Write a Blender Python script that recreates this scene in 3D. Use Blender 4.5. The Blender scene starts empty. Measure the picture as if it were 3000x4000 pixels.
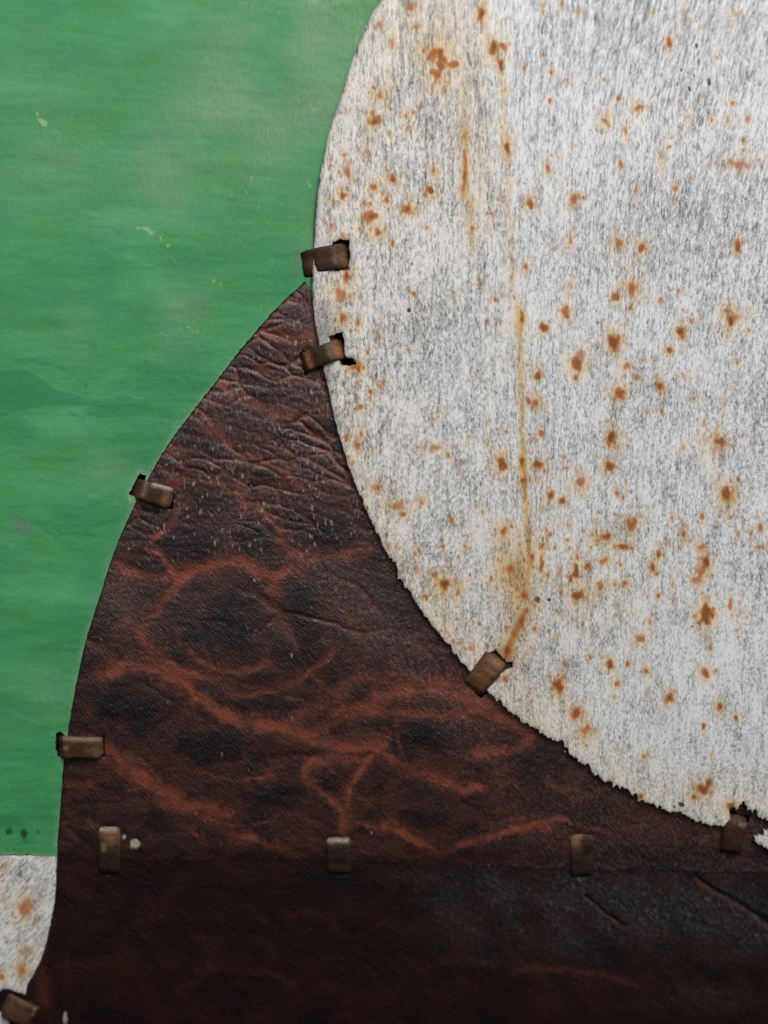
import bpy, math, random
import numpy as np

R = math.radians
scene = bpy.context.scene
col = scene.collection

# ------------------------------------------------------------------ camera, sky, sun, exposure
D = 0.70                       # metres from lens to the middle of the sheets
SC = 0.0001                    # metres per unit of sheet length (frame is 0.30 x 0.40 m)
cam_d = bpy.data.cameras.new('camera')
cam = bpy.data.objects.new('camera', cam_d)
col.objects.link(cam)
cam.location = (0, -D, 0)
cam.rotation_euler = (R(90), 0, 0)
cam_d.sensor_width = 36
cam_d.lens = 36 * D / 0.40
cam_d.clip_start = 0.05
cam_d.clip_end = 100
cam_d.dof.use_dof = True
cam_d.dof.focus_distance = D - 0.003
cam_d.dof.aperture_fstop = 2.4
scene.camera = cam

SUN_EL, SUN_AZ = 50, 155       # azimuth in degrees clockwise from +Y (north); 180 = behind the camera
world = bpy.data.worlds.new('World')
scene.world = world
world.use_nodes = True
wt = world.node_tree
sky = wt.nodes.new('ShaderNodeTexSky')
sky.sky_type = 'NISHITA'
sky.sun_disc = False
sky.sun_elevation = R(SUN_EL)
sky.sun_rotation = R(SUN_AZ)
sky.air_density = 1.0
sky.dust_density = 4.0
sky.ozone_density = 1.0
bg = wt.nodes['Background']
wt.links.new(sky.outputs['Color'], bg.inputs['Color'])
bg.inputs['Strength'].default_value = 0.10
sun_d = bpy.data.lights.new('sun', 'SUN')
sun_d.energy = 1.4
sun_d.angle = R(8)
sun_d.color = (1.0, 0.95, 0.88)
sun = bpy.data.objects.new('sun', sun_d)
col.objects.link(sun)
sun.rotation_euler = (R(90 - SUN_EL), 0, R(180 - SUN_AZ))
scene.view_settings.view_transform = 'Standard'
scene.view_settings.look = 'None'
scene.view_settings.gamma = 1
scene.view_settings.exposure = 0.28

# ------------------------------------------------------------------ helpers: noise, distance, surface
rng = np.random.default_rng(7)
TAB = rng.random((512, 512))


def vn(x, y, seed=0):
    x = x + seed * 37.17
    y = y + seed * 91.31
    xi = np.floor(x).astype(int)
    yi = np.floor(y).astype(int)
    fx = x - xi
    fy = y - yi
    fx = fx * fx * (3 - 2 * fx)
    fy = fy * fy * (3 - 2 * fy)
    a = TAB[yi % 512, xi % 512]
    b = TAB[yi % 512, (xi + 1) % 512]
    c = TAB[(yi + 1) % 512, xi % 512]
    d = TAB[(yi + 1) % 512, (xi + 1) % 512]
    return (a * (1 - fx) + b * fx) * (1 - fy) + (c * (1 - fx) + d * fx) * fy


def fbm(x, y, seed=0, octs=3):
    s, amp, tot = 0, 1, 0
    for k in range(octs):
        s = s + amp * vn(x * 2 ** k, y * 2 ** k, seed + k * 3)
        tot += amp
        amp *= .5
    return s / tot - .5          # about -.5 .. .5


def creases(x, y, seed=0):
    """distance to the border between neighbouring pads (F2 - F1 of scattered points)"""
    xi, yi = np.floor(x).astype(int), np.floor(y).astype(int)
    f1 = np.full(x.shape, 9.)
    f2 = np.full(x.shape, 9.)
    for i in (-1, 0, 1):
        for j in (-1, 0, 1):
            cx, cy = xi + i, yi + j
            a = cx + TAB[(cy + seed * 7) % 512, (cx + seed * 13) % 512]
            b = cy + TAB[(cy + seed * 11 + 200) % 512, (cx + seed * 5 + 90) % 512]
            d = np.hypot(x - a, y - b)
            f2 = np.minimum(f2, np.maximum(f1, d))
            f1 = np.minimum(f1, d)
    return f2 - f1


def sstep(a, b, x):
    t = np.clip((x - a) / (b - a), 0, 1)
    return t * t * (3 - 2 * t)


def smooth_line(pts, n=4):
    """Catmull-Rom through the points"""
    p = np.array(pts, float)
    q = np.vstack([2 * p[0] - p[1], p, 2 * p[-1] - p[-2]])
    out = []
    for i in range(1, len(q) - 2):
        for t in np.linspace(0, 1, n, endpoint=False):
            a, b, c, d = q[i - 1], q[i], q[i + 1], q[i + 2]
            out.append(.5 * ((2 * b) + (-a + c) * t + (2 * a - 5 * b + 4 * c - d) * t * t + (-a + 3 * b - 3 * c + d) * t ** 3))
    out.append(p[-1])
    return np.array(out)


def seg_dist(X, Y, a, b):
    dx, dy = b[0] - a[0], b[1] - a[1]
    L = dx * dx + dy * dy + 1e-9
    t = np.clip(((X - a[0]) * dx + (Y - a[1]) * dy) / L, 0, 1)
    return np.hypot(X - a[0] - t * dx, Y - a[1] - t * dy), t


def sdf(X, Y, poly):
    """signed distance, positive inside"""
    d = np.full(X.shape, 1e9)
    inside = np.zeros(X.shape, bool)
    n = len(poly)
    for i in range(n):
        a, b = poly[i], poly[(i + 1) % n]
        dd, _ = seg_dist(X, Y, a, b)
        np.minimum(d, dd, out=d)
        if a[1] != b[1]:
            c = ((a[1] > Y) != (b[1] > Y)) & (X < (b[0] - a[0]) * (Y - a[1]) / (b[1] - a[1]) + a[0])
            inside ^= c
    return np.where(inside, d, -d)


ROLL_R, ROLL_Z = 1.05, 0.020     # the whole skin bulges: bottom turns under, top leans back


def surf(px, py, h):
    """sheet coordinates (units of 0.1 mm on the picture plane through the bulge) + height h above the skin -> world"""
    px = np.asarray(px, float)
    py = np.asarray(py, float)
    xn = (px - 1500) * SC
    zn = (2000 - py) * SC
    y = np.zeros_like(zn)
    for _ in range(6):
        z = zn * (D + y) / D
        y = (z - ROLL_Z) ** 2 / (2 * ROLL_R)
    k = (D + y) / D
    x, z = xn * k, zn * k
    sl = (z - ROLL_Z) / ROLL_R
    ln = np.sqrt(1 + sl * sl)
    hm = np.asarray(h, float) * SC
    return np.stack([x, y - hm / ln, z + hm * sl / ln], -1)


def tag(o, label=None, cat=None, group=None, kind=None):
    for k, v in (('label', label), ('category', cat), ('group', group), ('kind', kind)):
        if v:
            o[k] = v
    return o


def mesh_from(name, co, faces, mat, attrs=None, vecs=None, smooth=True, parent=None):
    me = bpy.data.meshes.new(name)
    co = np.asarray(co, np.float32)
    faces = np.asarray(faces, np.int32)
    nv, nf = len(co), len(faces)
    me.vertices.add(nv)
    me.vertices.foreach_set('co', co.ravel())
    me.loops.add(nf * 4)
    me.loops.foreach_set('vertex_index', faces.ravel())
    me.polygons.add(nf)
    me.polygons.foreach_set('loop_start', np.arange(0, nf * 4, 4, dtype=np.int32))
    me.polygons.foreach_set('use_smooth', np.full(nf, smooth, bool))
    me.update(calc_edges=True)
    for k, v in (attrs or {}).items():
        a = me.attributes.new(k, 'FLOAT', 'POINT')
        a.data.foreach_set('value', np.asarray(v, np.float32).ravel())
    for k, v in (vecs or {}).items():
        a = me.attributes.new(k, 'FLOAT_VECTOR', 'POINT')
        a.data.foreach_set('vector', np.asarray(v, np.float32).ravel())
    me.materials.append(mat)
    o = bpy.data.objects.new(name, me)
    col.objects.link(o)
    if parent:
        o.parent = parent
    return o


STEP = 5.0


def build_sheet(name, poly, mat, h0, thick, attr_fn, relief_fn, jitter=None, holes=(), step=STEP, parent=None):
    poly = np.array(poly, float)
    x0, y0 = poly.min(0) - 3 * step
    x1, y1 = poly.max(0) + 3 * step
    X, Y = np.meshgrid(np.arange(x0, x1, step), np.arange(y0, y1, step))
    s = sdf(X, Y, poly)
    if jitter is not None:
        s = s + jitter(X, Y) * (np.abs(s) < 80)
    for hpoly in holes:
        hp = np.array(hpoly, float)
        m = 60
        sel = (X > hp[:, 0].min() - m) & (X < hp[:, 0].max() + m) & (Y > hp[:, 1].min() - m) & (Y < hp[:, 1].max() + m)
        hs = sdf(X[sel], Y[sel], hp) + 7 * fbm(X[sel] / 14, Y[sel] / 22, 5, 2)
        s[sel] = np.minimum(s[sel], -hs)
    gy, gx = np.gradient(s, step)
    g2 = np.maximum(gx * gx + gy * gy, .3)
    ok = s > -.5 * step
    cell = ok[:-1, :-1] & ok[1:, :-1] & ok[:-1, 1:] & ok[1:, 1:]
    near = np.abs(s) < .75 * step
    lim = .65 * step
    X = X - np.where(near, np.clip(s * gx / g2, -lim, lim), 0)
    Y = Y - np.where(near, np.clip(s * gy / g2, -lim, lim), 0)
    idx = np.arange(X.size).reshape(X.shape)
    # seen from -Y: wind so the normals face the camera
    q = np.stack([idx[:-1, :-1][cell], idx[1:, :-1][cell], idx[1:, 1:][cell], idx[:-1, 1:][cell]], -1)
    used, inv = np.unique(q, return_inverse=True)
    q = inv.reshape(-1, 4)
    px, py, sd = X.ravel()[used], Y.ravel()[used], s.ravel()[used]
    attrs, grain = attr_fn(px, py, sd)
    h = h0 + relief_fn(px, py, sd, attrs)
    co = surf(px, py, h)
    # rim: every boundary edge goes back by the sheet's thickness
    e = np.concatenate([q[:, [0, 1]], q[:, [1, 2]], q[:, [2, 3]], q[:, [3, 0]]])
    n = len(co)
    key = e[:, 0].astype(np.int64) * n + e[:, 1]
    rkey = e[:, 1].astype(np.int64) * n + e[:, 0]
    be = e[~np.isin(key, rkey)]
    bv, binv = np.unique(be, return_inverse=True)
    binv = binv.reshape(-1, 2)
    nb = len(bv)
    back = surf(px[bv], py[bv], h[bv] - thick)
    allco = np.concatenate([co, co[bv], back])
    rim = np.stack([n + binv[:, 1], n + binv[:, 0], n + nb + binv[:, 0], n + nb + binv[:, 1]], -1)
    faces = np.concatenate([q, rim])
    full = {k: np.concatenate([v, v[bv], v[bv]]) for k, v in attrs.items()}
    ii = np.concatenate([np.arange(n), bv, bv])
    pp = np.stack([px, py, 0 * px], -1)[ii] / 1000
    gg = np.stack([grain[0], grain[1], 0 * px], -1)[ii] / 1000
    return mesh_from(name, allco, faces, mat, full, {'sheet_co': pp, 'grain_co': gg}, parent=parent)


# stain painting ----------------------------------------------------
def paint_spots(px, py, spots, wob=.55, cell=16, seed=0):
    core = np.zeros_like(px)
    halo = np.zeros_like(px)
    for (cx, cy, rx, ry, st) in spots:
        w = 3.2
        sel = np.nonzero((np.abs(px - cx) < rx * w + 10) & (np.abs(py - cy) < ry * w + 10))[0]
        if len(sel) == 0:
            continue
        x, y = px[sel], py[sel]
        wx = fbm(x / cell / 1.4, y / cell / 2.2, seed + 1, 3) * 2 * wob
        d = np.hypot((x - cx) / rx, (y - cy) / ry) * (1 + wx * .6) + wx * .8
        core[sel] = np.maximum(core[sel], st * (1 - sstep(.15, 1.15, d)))
        halo[sel] = np.maximum(halo[sel], st * np.exp(-np.maximum(d, 0) ** 2 / 2.0))
    return core, halo


def paint_lines(px, py, lines, wob=0., cell=60, seed=0):
    """lines: (points, half width, strength[, fade])"""
    out = np.zeros_like(px)
    wx = px + wob * 2 * fbm(px / cell, py / cell, seed + 11, 3)
    wy = py + wob * 2 * fbm(px / cell, py / cell, seed + 17, 3)
    for (pts, w, st) in lines:
        p = smooth_line(pts, 4)
        m = w * 3 + wob
        sel = np.nonzero((px > p[:, 0].min() - m) & (px < p[:, 0].max() + m) & (py > p[:, 1].min() - m) & (py < p[:, 1].max() + m))[0]
        if len(sel) == 0:
            continue
        x, y = wx[sel], wy[sel]
        d = np.full(len(sel), 1e9)
        for i in range(len(p) - 1):
            dd, _ = seg_dist(x, y, p[i], p[i + 1])
            np.minimum(d, dd, out=d)
        out[sel] = np.maximum(out[sel], st * np.exp(-(d / w) ** 2))
    return out


# ------------------------------------------------------------------ node helpers
class NT:
    def __init__(self, name):
        self.m = bpy.data.materials.new(name)
        self.m.use_nodes = True
        self.t = self.m.node_tree
        self.b = self.t.nodes['Principled BSDF']

    def put(self, sock, v):
        if isinstance(v, bpy.types.NodeSocket):
            self.t.links.new(v, sock)
        elif v is not None:
            sock.default_value = v

    def attr(self, n, vec=False):
        a = self.t.nodes.new('ShaderNodeAttribute')
        a.attribute_name = n
        return a.outputs['Vector' if vec else 'Fac']

    def scale(self, v, s):
        n = self.t.nodes.new('ShaderNodeVectorMath')
        n.operation = 'MULTIPLY'
        self.put(n.inputs[0], v)
        n.inputs[1].default_value = s
        return n.outputs[0]

    def noise(self, v, detail=3, rough=.55, dist=0.):
        n = self.t.nodes.new('ShaderNodeTexNoise')
        self.put(n.inputs['Vector'], v)
        n.inputs['Scale'].default_value = 1
        n.inputs['Detail'].default_value = detail
        n.inputs['Roughness'].default_value = rough
        n.inputs['Distortion'].default_value = dist
        return n.outputs['Fac']

    def math(self, op, a, b=None, c=None, clamp=False):
        n = self.t.nodes.new('ShaderNodeMath')
        n.operation = op
        n.use_clamp = clamp
        for i, v in enumerate((a, b, c)):
            if v is not None:
                self.put(n.inputs[i], v)
        return n.outputs[0]

    def ramp(self, f, stops):
        n = self.t.nodes.new('ShaderNodeValToRGB')
        el = n.color_ramp.elements
        while len(el) < len(stops):
            el.new(.5)
        for e, (p, c) in zip(el, stops):
            e.position = p
            e.color = (c, c, c, 1) if isinstance(c, (int, float)) else (*c, 1)
        self.put(n.inputs[0], f)
        return n.outputs[0]

    def step(self, f, a, b, lo=0., hi=1.):
        n = self.t.nodes.new('ShaderNodeMapRange')
        n.interpolation_type = 'SMOOTHSTEP'
        self.put(n.inputs[0], f)
        for i, v in zip((1, 2, 3, 4), (a, b, lo, hi)):
            n.inputs[i].default_value = v
        return n.outputs[0]

    def mix(self, f, a, b, mode='MIX'):
        n = self.t.nodes.new('ShaderNodeMix')
        n.data_type = 'RGBA'
        n.blend_type = mode
        n.clamp_factor = True
        self.put(n.inputs[0], f)
        for s, v in ((n.inputs[6], a), (n.inputs[7], b)):
            self.put(s, (*v, 1) if isinstance(v, tuple) else v)
        return n.outputs[2]

    def bump(self, h, dist, strength=1., prev=None):
        n = self.t.nodes.new('ShaderNodeBump')
        self.put(n.inputs['Strength'], strength)
        n.inputs['Distance'].default_value = dist
        self.put(n.inputs['Height'], h)
        if prev is not None:
            self.put(n.inputs['Normal'], prev)
        return n.outputs[0]

    def done(self, color, rough, normal=None, spec=.5, metal=0.):
        self.put(self.b.inputs['Base Color'], color)
        self.put(self.b.inputs['Roughness'], rough)
        self.put(self.b.inputs['Metallic'], metal)
        self.put(self.b.inputs['Specular IOR Level'], spec)
        if normal is not None:
            self.put(self.b.inputs['Normal'], normal)
        return self.m


def lin(r, g, b):
    f = lambda c: (c / 255 / 12.92) if c <= 10 else ((c / 255 + .055) / 1.055) ** 2.4
    return (f(r), f(g), f(b))


# ------------------------------------------------------------------ materials
def white_material():
    n = NT('weathered_white_enamel')
    sc, gc = n.attr('sheet_co', True), n.attr('grain_co', True)
    g1 = n.noise(n.scale(gc, (102, 33, 1)), 5, .70, .6)
    g2 = n.noise(n.scale(gc, (230, 120, 1)), 2, .6)
    low = n.noise(n.scale(sc, (4.2, 2.6, 1)), 4, .6, .6)
    mid = n.noise(n.scale(gc, (40, 4.0, 1)), 4, .68)
    t = n.math('MULTIPLY_ADD', low, .20, g1)
    t = n.math('MULTIPLY_ADD', mid, .50, t)
    t = n.math('MULTIPLY_ADD', g2, .32, t)
    clump = n.noise(n.scale(sc, (13, 9, 1)), 3, .6, .5)
    t = n.math('MULTIPLY_ADD', n.math('SUBTRACT', clump, .5), .22, t)
    t = n.math('SUBTRACT', t, .500)
    t = n.math('SUBTRACT', t, n.math('MULTIPLY', n.attr('grime'), .07))
    base = n.ramp(t, [(.26, (.085, .09, .102)), (.37, (.26, .275, .295)), (.46, (.48, .505, .53)), (.60, (.785, .815, .835))])
    base = n.mix(n.math('MULTIPLY', n.attr('warm'), 1.0), base, n.mix(1.0, base, (1.0, .92, .77), 'MULTIPLY'))
    bare = n.step(n.math('MULTIPLY_ADD', n.attr('bare'), .36, n.math('MULTIPLY_ADD', mid, .4, n.math('MULTIPLY', g1, .6))), .64, .78)
    base = n.mix(bare, base, n.mix(mid, (.055, .04, .042), (.15, .115, .11)))
    halo = n.math('MULTIPLY', n.attr('halo'), n.step(g1, .2, .62, .55, 1.1))
    base = n.mix(n.math('MULTIPLY', halo, 1.0), base, n.mix(1., base, (.95, .64, .26), 'MULTIPLY'))
    yel = n.math('MULTIPLY', n.attr('streak'), n.step(g1, .25, .6, .45, 1.1))
    base = n.mix(n.math('MULTIPLY', yel, .95), base, n.mix(1., base, (.90, .66, .30), 'MULTIPLY'))
    cz = n.math('MULTIPLY_ADD', n.math('SUBTRACT', g2, .5), .6, n.math('MULTIPLY_ADD', n.math('SUBTRACT', g1, .5), .7, n.attr('core')))
    core = n.step(cz, .20, .76)
    hue = n.noise(n.scale(sc, (30, 24, 1)), 3, .6)
    rust = n.mix(n.step(hue, .35, .65), (.52, .18, .042), (.34, .105, .036))
    base = n.mix(n.math('MULTIPLY', core, .88), base, rust)
    deep = n.step(cz, .74, 1.10)
    base = n.mix(n.math('MULTIPLY', deep, .65), base, (.085, .024, .013))
    blk = n.step(n.math('MULTIPLY_ADD', n.math('SUBTRACT', g1, .5), .6, n.attr('black')), .3, .7)
    base = n.mix(n.math('MULTIPLY', blk, .93), base, (.018, .017, .022))
    hgt = n.math('MULTIPLY_ADD', g2, .4, g1)
    nb = n.bump(hgt, .00022, .55)
    nb = n.bump(n.noise(n.scale(sc, (420, 420, 1)), 2, .6), .00006, .6, nb)
    return n.done(base, n.step(core, 0, 1, .46, .85), nb, .42)


def brown_material(name, dark):
    n = NT(name)
    sc, gc = n.attr('sheet_co', True), n.attr('grain_co', True)
    fine = n.noise(n.scale(gc, (120, 26, 1)), 3, .65, .3)
    pit = n.noise(n.scale(sc, (70, 62, 1)), 3, .6, .4)
    low = n.noise(n.scale(sc, (5.5, 7, 1)), 4, .6, .8)
    hue = n.noise(n.scale(sc, (9, 11, 1)), 3, .6, .5)
    if not dark:
        base = n.mix(n.step(low, .36, .66), (.0125, .0070, .0080), (.046, .0180, .0130))
        base = n.mix(n.step(hue, .52, .72, 0, .55), base, (.062, .030, .016))
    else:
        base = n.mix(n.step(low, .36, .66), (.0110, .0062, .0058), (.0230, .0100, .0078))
    v = n.math('MULTIPLY_ADD', n.math('SUBTRACT', fine, .5), .55, n.attr('vein'))
    v = n.math('MULTIPLY_ADD', n.math('SUBTRACT', pit, .5), .85, v)
    vein = n.mix(n.step(hue, .35, .7), (.205, .053, .029), (.125, .038, .026))
    base = n.mix(n.math('MULTIPLY', n.step(v, .05, 1.1), .40 if dark else .95), base, vein)
    cellm = n.math('MULTIPLY', n.attr('cell'), n.step(pit, .25, .6, .7, 1))
    base = n.mix(n.math('MULTIPLY', cellm, .97, clamp=True), base, (.0078, .0050, .0066))
    # glints and bluish sheen painted in as pale colour
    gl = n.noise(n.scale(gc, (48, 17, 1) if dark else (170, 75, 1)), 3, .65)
    dm = n.math('MULTIPLY', n.attr('sheen_paint'), n.math('MULTIPLY_ADD', n.step(gl, .55, .70), .60, n.math('MULTIPLY', n.step(n.math('MULTIPLY_ADD', pit, .5, n.math('MULTIPLY', fine, .5)), .46, .66), .55), clamp=True))
    base = n.mix(n.math('MULTIPLY_ADD', n.attr('sheen_paint'), .07 if dark else 0., n.math('MULTIPLY', dm, .72 if dark else .75)), base, (.085, .104, .124) if dark else (.24, .185, .17))
    fl = n.attr('glint_paint')
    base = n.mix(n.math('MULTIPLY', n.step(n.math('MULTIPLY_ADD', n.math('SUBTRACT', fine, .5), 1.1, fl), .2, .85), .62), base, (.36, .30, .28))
    pale = n.step(n.math('MULTIPLY_ADD', n.math('SUBTRACT', fine, .5), .5, n.attr('pale')), .25, .8)
    base = n.mix(n.math('MULTIPLY', pale, .9), base, (.40, .36, .30))
    crk = n.attr('crack')
    base = n.mix(crk, base, (.004, .003, .003))
    hgt = n.math('MULTIPLY_ADD', pit, .9, fine)
    nb = n.bump(hgt, .0005, .75)
    nb = n.bump(gl, .00030, n.math('MULTIPLY', n.attr('sheen_paint'), .9), nb)
    nb = n.bump(n.noise(n.scale(sc, (300, 260, 1)), 2, .6), .00008, .6, nb)
    rough = n.step(low, .3, .7, .37, .26)
    return n.done(base, rough, nb, .20 if dark else .42)


def green_material():
    n = NT('brushed_green_paint')
    sc, gc = n.attr('sheet_co', True), n.attr('grain_co', True)
    brush = n.noise(n.scale(sc, (1.5, 9.5, 1)), 4, .5, .5)
    low = n.noise(n.scale(sc, (2.6, 3.6, 1)), 4, .55, .8)
    hue = n.noise(n.scale(sc, (4.0, 6.5, 1)), 3, .55, .6)
    grain = n.noise(n.scale(gc, (150, 42, 1)), 3, .65)
    ply = n.attr('layer')
    t = n.math('MULTIPLY_ADD', brush, .26, n.math('MULTIPLY', low, .74))
    base = n.ramp(t, [(.30, (.034, .246, .083)), (.50, (.049, .292, .100)), (.68, (.076, .342, .138))])
    base = n.mix(n.step(grain, .45, .75, 0, .22), base, (.13, .36, .16))
    base = n.mix(n.step(hue, .50, .74, 0, .55), base, (.052, .262, .062))
    base = n.mix(n.step(hue, .48, .26, 0, .45), base, (.038, .240, .130))
    base = n.mix(n.math('MULTIPLY', ply, .55), base, (.024, .200, .090))
    chalk_sheen = n.math('MULTIPLY', n.attr('chalk_sheen'), n.step(grain, .2, .75, .65, 1.15))  # glossy sheen painted as a pale tint, together with chalky scuffs
    base = n.mix(n.math('MULTIPLY', chalk_sheen, .74), base, (.215, .36, .205))
    scr = n.step(n.math('MULTIPLY_ADD', n.math('SUBTRACT', grain, .5), 1.3, n.attr('scuff_glare')), .38, 1.15)
    base = n.mix(n.math('MULTIPLY', scr, .55), base, (.40, .52, .30))
    base = n.mix(n.math('MULTIPLY', n.attr('grey'), .75), base, (.14, .17, .18))
    base = n.mix(n.math('MULTIPLY', n.math('MULTIPLY', n.attr('crack'), n.step(grain, .35, .62, .25, 1)), .62), base, (.012, .075, .032))
    mould = n.step(n.math('MULTIPLY_ADD', n.math('SUBTRACT', low, .5), 1., n.attr('mould')), .2, .9)
    base = n.mix(n.math('MULTIPLY', mould, .85), base, (.012, .032, .020))
    base = n.mix(n.math('MULTIPLY', n.attr('edge'), n.step(grain, .3, .6, .3, 1)), base, (.25, .40, .27))
    nb = n.bump(brush, .0012, .22)
    nb = n.bump(grain, .00035, n.step(n.attr('chalk_sheen'), 0, 1, .30, .85), nb)
    nb = n.bump(n.noise(n.scale(sc, (14, 20, 1)), 5, .7, 1.2), .0012, .22, nb)
    ridge = n.noise(n.scale(sc, (3.0, 42, 1)), 3, .6, .8)
    nb = n.bump(ridge, .0005, .13, nb)
    return n.done(base, n.step(brush, .3, .7, .62, .50), nb, .30)


def tab_material():
    n = NT('tarnished_brown_metal')
    sc = n.attr('sheet_co', True)
    low = n.noise(n.scale(sc, (16, 16, 1)), 4, .6, .6)
    fine = n.noise(n.scale(sc, (120, 120, 1)), 3, .6)
    base = n.mix(n.step(low, .35, .65), (.038, .021, .0125), (.078, .042, .023))
    base = n.mix(n.math('MULTIPLY', n.attr('tan'), n.step(fine, .2, .7, .7, 1)), base, (.27, .135, .062))
    base = n.mix(n.step(n.noise(n.scale(sc, (45, 45, 1)), 4, .65, .5), .54, .68, 0, .6), base, (.15, .058, .024))
    base = n.mix(n.step(n.noise(n.scale(sc, (38, 52, 1)), 4, .65, .5), .54, .70, 0, .8), base, (.022, .014, .011))
    base = n.mix(n.math('MULTIPLY', n.attr('dark_patch'), .95, clamp=True), base, (.017, .0110, .0075))  # tab patches toned darker, widest on the bottom row
    base = n.mix(n.math('MULTIPLY', n.attr('shine_wear'), n.step(fine, .3, .6, .45, 1)), base, (.34, .30, .245))  # sky highlights painted pale on edges and bends, plus scratches
    nb = n.bump(n.math('MULTIPLY_ADD', fine, .7, low), .0007, .6)
    return n.done(base, n.step(low, .3, .7, .70, .52), nb, .16, 0.)


def backing_material():
    n = NT('black_backing_plate')
    tc = n.t.nodes.new('ShaderNodeTexCoord').outputs['Object']
    a = n.noise(n.scale(tc, (60, 60, 60)), 4, .6)
    base = n.mix(n.step(a, .35, .65), (.010, .007, .006), (.026, .018, .014))
    return n.done(base, .8, n.bump(a, .001, .4), .2)


M_WHITE = white_material()
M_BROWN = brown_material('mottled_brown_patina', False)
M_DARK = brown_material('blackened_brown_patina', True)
M_GREEN = green_material()
M_TAB = tab_material()
M_BACK = backing_material()

# ------------------------------------------------------------------ outlines (units of 0.1 mm)
WHITE_EDGE = [(1640, -300), (1570, -130), (1497, 0), (1448, 72), (1405, 170), (1368, 270), (1338, 370), (1304, 470), (1278, 560), (1258, 650),
              (1244, 740), (1235, 830), (1230, 930), (1226, 1000), (1222, 1080), (1222, 1166), (1230, 1250), (1246, 1340), (1264, 1440), (1288, 1542),
              (1320, 1687), (1374, 1859), (1428, 1985), (1500, 2140), (1590, 2307), (1681, 2434), (1762, 2542), (1826, 2612), (1907, 2700),
              (2006, 2791), (2079, 2841), (2178, 2908), (2269, 2980), (2368, 3054), (2495, 3122), (2603, 3165), (2660, 3172), (2712, 3205), (2790, 3222)]
SEAM = [(1196, 1100), (1085, 1203), (940, 1371), (850, 1488), (750, 1615), (669, 1723), (588, 1859), (516, 2000), (443, 2172), (389, 2344),
        (335, 2515), (298, 2687), (271, 2841), (251, 2985), (240, 3136), (226, 3298), (221, 3360)]
LOW_EDGE = [(222, 3340), (220, 3407), (215, 3506), (199, 3597), (172, 3714), (127, 3814), (92, 3880)]
L, T_, R_, B_ = -280, -280, 3280, 4280

white_poly = np.vstack([smooth_line(WHITE_EDGE, 4),
                        [(2838, 3222), (2850, 3190), (2868, 3160), (2890, 3148), (2930, 3163), (2985, 3203), (3040, 3226), (3030, 3238),
                         (2985, 3248), (2936, 3258), (2944, 3282), (2985, 3308), (3060, 3345), (R_, 3430), (R_, T_), (1640, T_)]])
e = np.array(WHITE_EDGE)
k = e[:, 1] <= 1130
green_poly = np.vstack([smooth_line([(x + 40, y) for x, y in e[k]], 3),
                        [(1245, 1180), (1222, 1165), (1205, 1118)], smooth_line([(x - 3, y - 1) for x, y in SEAM[:-1]], 4),
                        [(223, 3342), (L, 3340), (L, T_), (1660, T_)]])
brown_poly = np.vstack([smooth_line(SEAM, 4), [(222, 3362), (1000, 3356), (1700, 3372), (2300, 3392), (R_, 3420), (R_, 3050), (2600, 3050),
                        (2100, 2720), (1700, 2250), (1480, 1850), (1360, 1500), (1300, 1300), (1232, 1175), (1214, 1135), (1203, 1108)]])
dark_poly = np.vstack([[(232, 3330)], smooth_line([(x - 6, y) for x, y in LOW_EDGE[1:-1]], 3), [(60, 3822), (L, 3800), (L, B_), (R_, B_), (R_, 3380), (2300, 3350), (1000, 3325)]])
left_white_poly = np.vstack([smooth_line(LOW_EDGE, 4), [(40, 3868), (10, 3864), (-40, 3868), (-90, 3890), (-80, 3940), (-20, 3962), (8, 3956),
                             (30, 3968), (38, 3990), (32, 4030), (0, 4080), (L, 4120), (L, 3344)]])

# ------------------------------------------------------------------ where stains sit
F = 1500 / 1659


def Q(ox, oy, rows):
    return [(ox + r[0] * F, oy + r[1] * F) + tuple(v * (F if i < 2 else 1) for i, v in enumerate(r[2:])) for r in rows]


RUST = Q(1500, 0, [
    (120, 45, 25, 30, .6), (135, 130, 28, 22, .55), (35, 190, 20, 35, .5), (420, 70, 20, 40, .95), (220, 240, 55, 45, .85), (230, 340, 36, 55, .75),
    (300, 290, 28, 32, .7), (245, 290, 40, 40, .75), (475, 215, 45, 45, .85), (502, 285, 18, 28, .95), (520, 400, 12, 20, .65), (685, 60, 10, 28, .7),
    (765, 30, 10, 22, .5), (840, 65, 14, 20, .4), (1230, 200, 18, 32, .9), (1090, 475, 24, 24, .9), (775, 360, 18, 15, .4), (955, 535, 28, 32, .65),
    (1040, 575, 14, 35, .5), (1500, 455, 15, 20, .65), (1480, 530, 20, 30, .45), (1410, 525, 10, 22, .5), (1565, 525, 12, 18, .45), (1380, 425, 10, 14, .5),
    (1240, 600, 12, 15, .3), (1195, 690, 22, 50, .4), (1520, 715, 65, 26, .52), (1550, 655, 14, 10, .5), (705, 735, 16, 28, .7), (755, 690, 14, 16, .3),
    (625, 885, 20, 28, .85), (820, 870, 20, 30, .7), (805, 1030, 14, 35, .6), (1010, 1060, 35, 30, .65), (1110, 1075, 22, 28, .85), (1520, 1075, 18, 30, .85),
    (1085, 830, 14, 20, .4), (10, 870, 18, 30, .75), (10, 410, 16, 40, .55), (130, 495, 14, 18, .5), (160, 465, 8, 14, .45), (100, 565, 14, 20, .45),
    (215, 745, 18, 28, .85), (195, 835, 20, 22, .95), (105, 910, 30, 28, 1.05), (35, 785, 26, 22, .9), (530, 640, 18, 45, 1.0), (345, 600, 14, 28, .75),
    (345, 770, 14, 72, .9), (370, 900, 16, 30, .5), (515, 880, 10, 20, .5), (185, 990, 12, 12, .4), (990, 990, 10, 15, .4), (1305, 90, 20, 40, .3),
    (1520, 80, 25, 25, .35), (165, 600, 8, 12, .4)])
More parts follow.
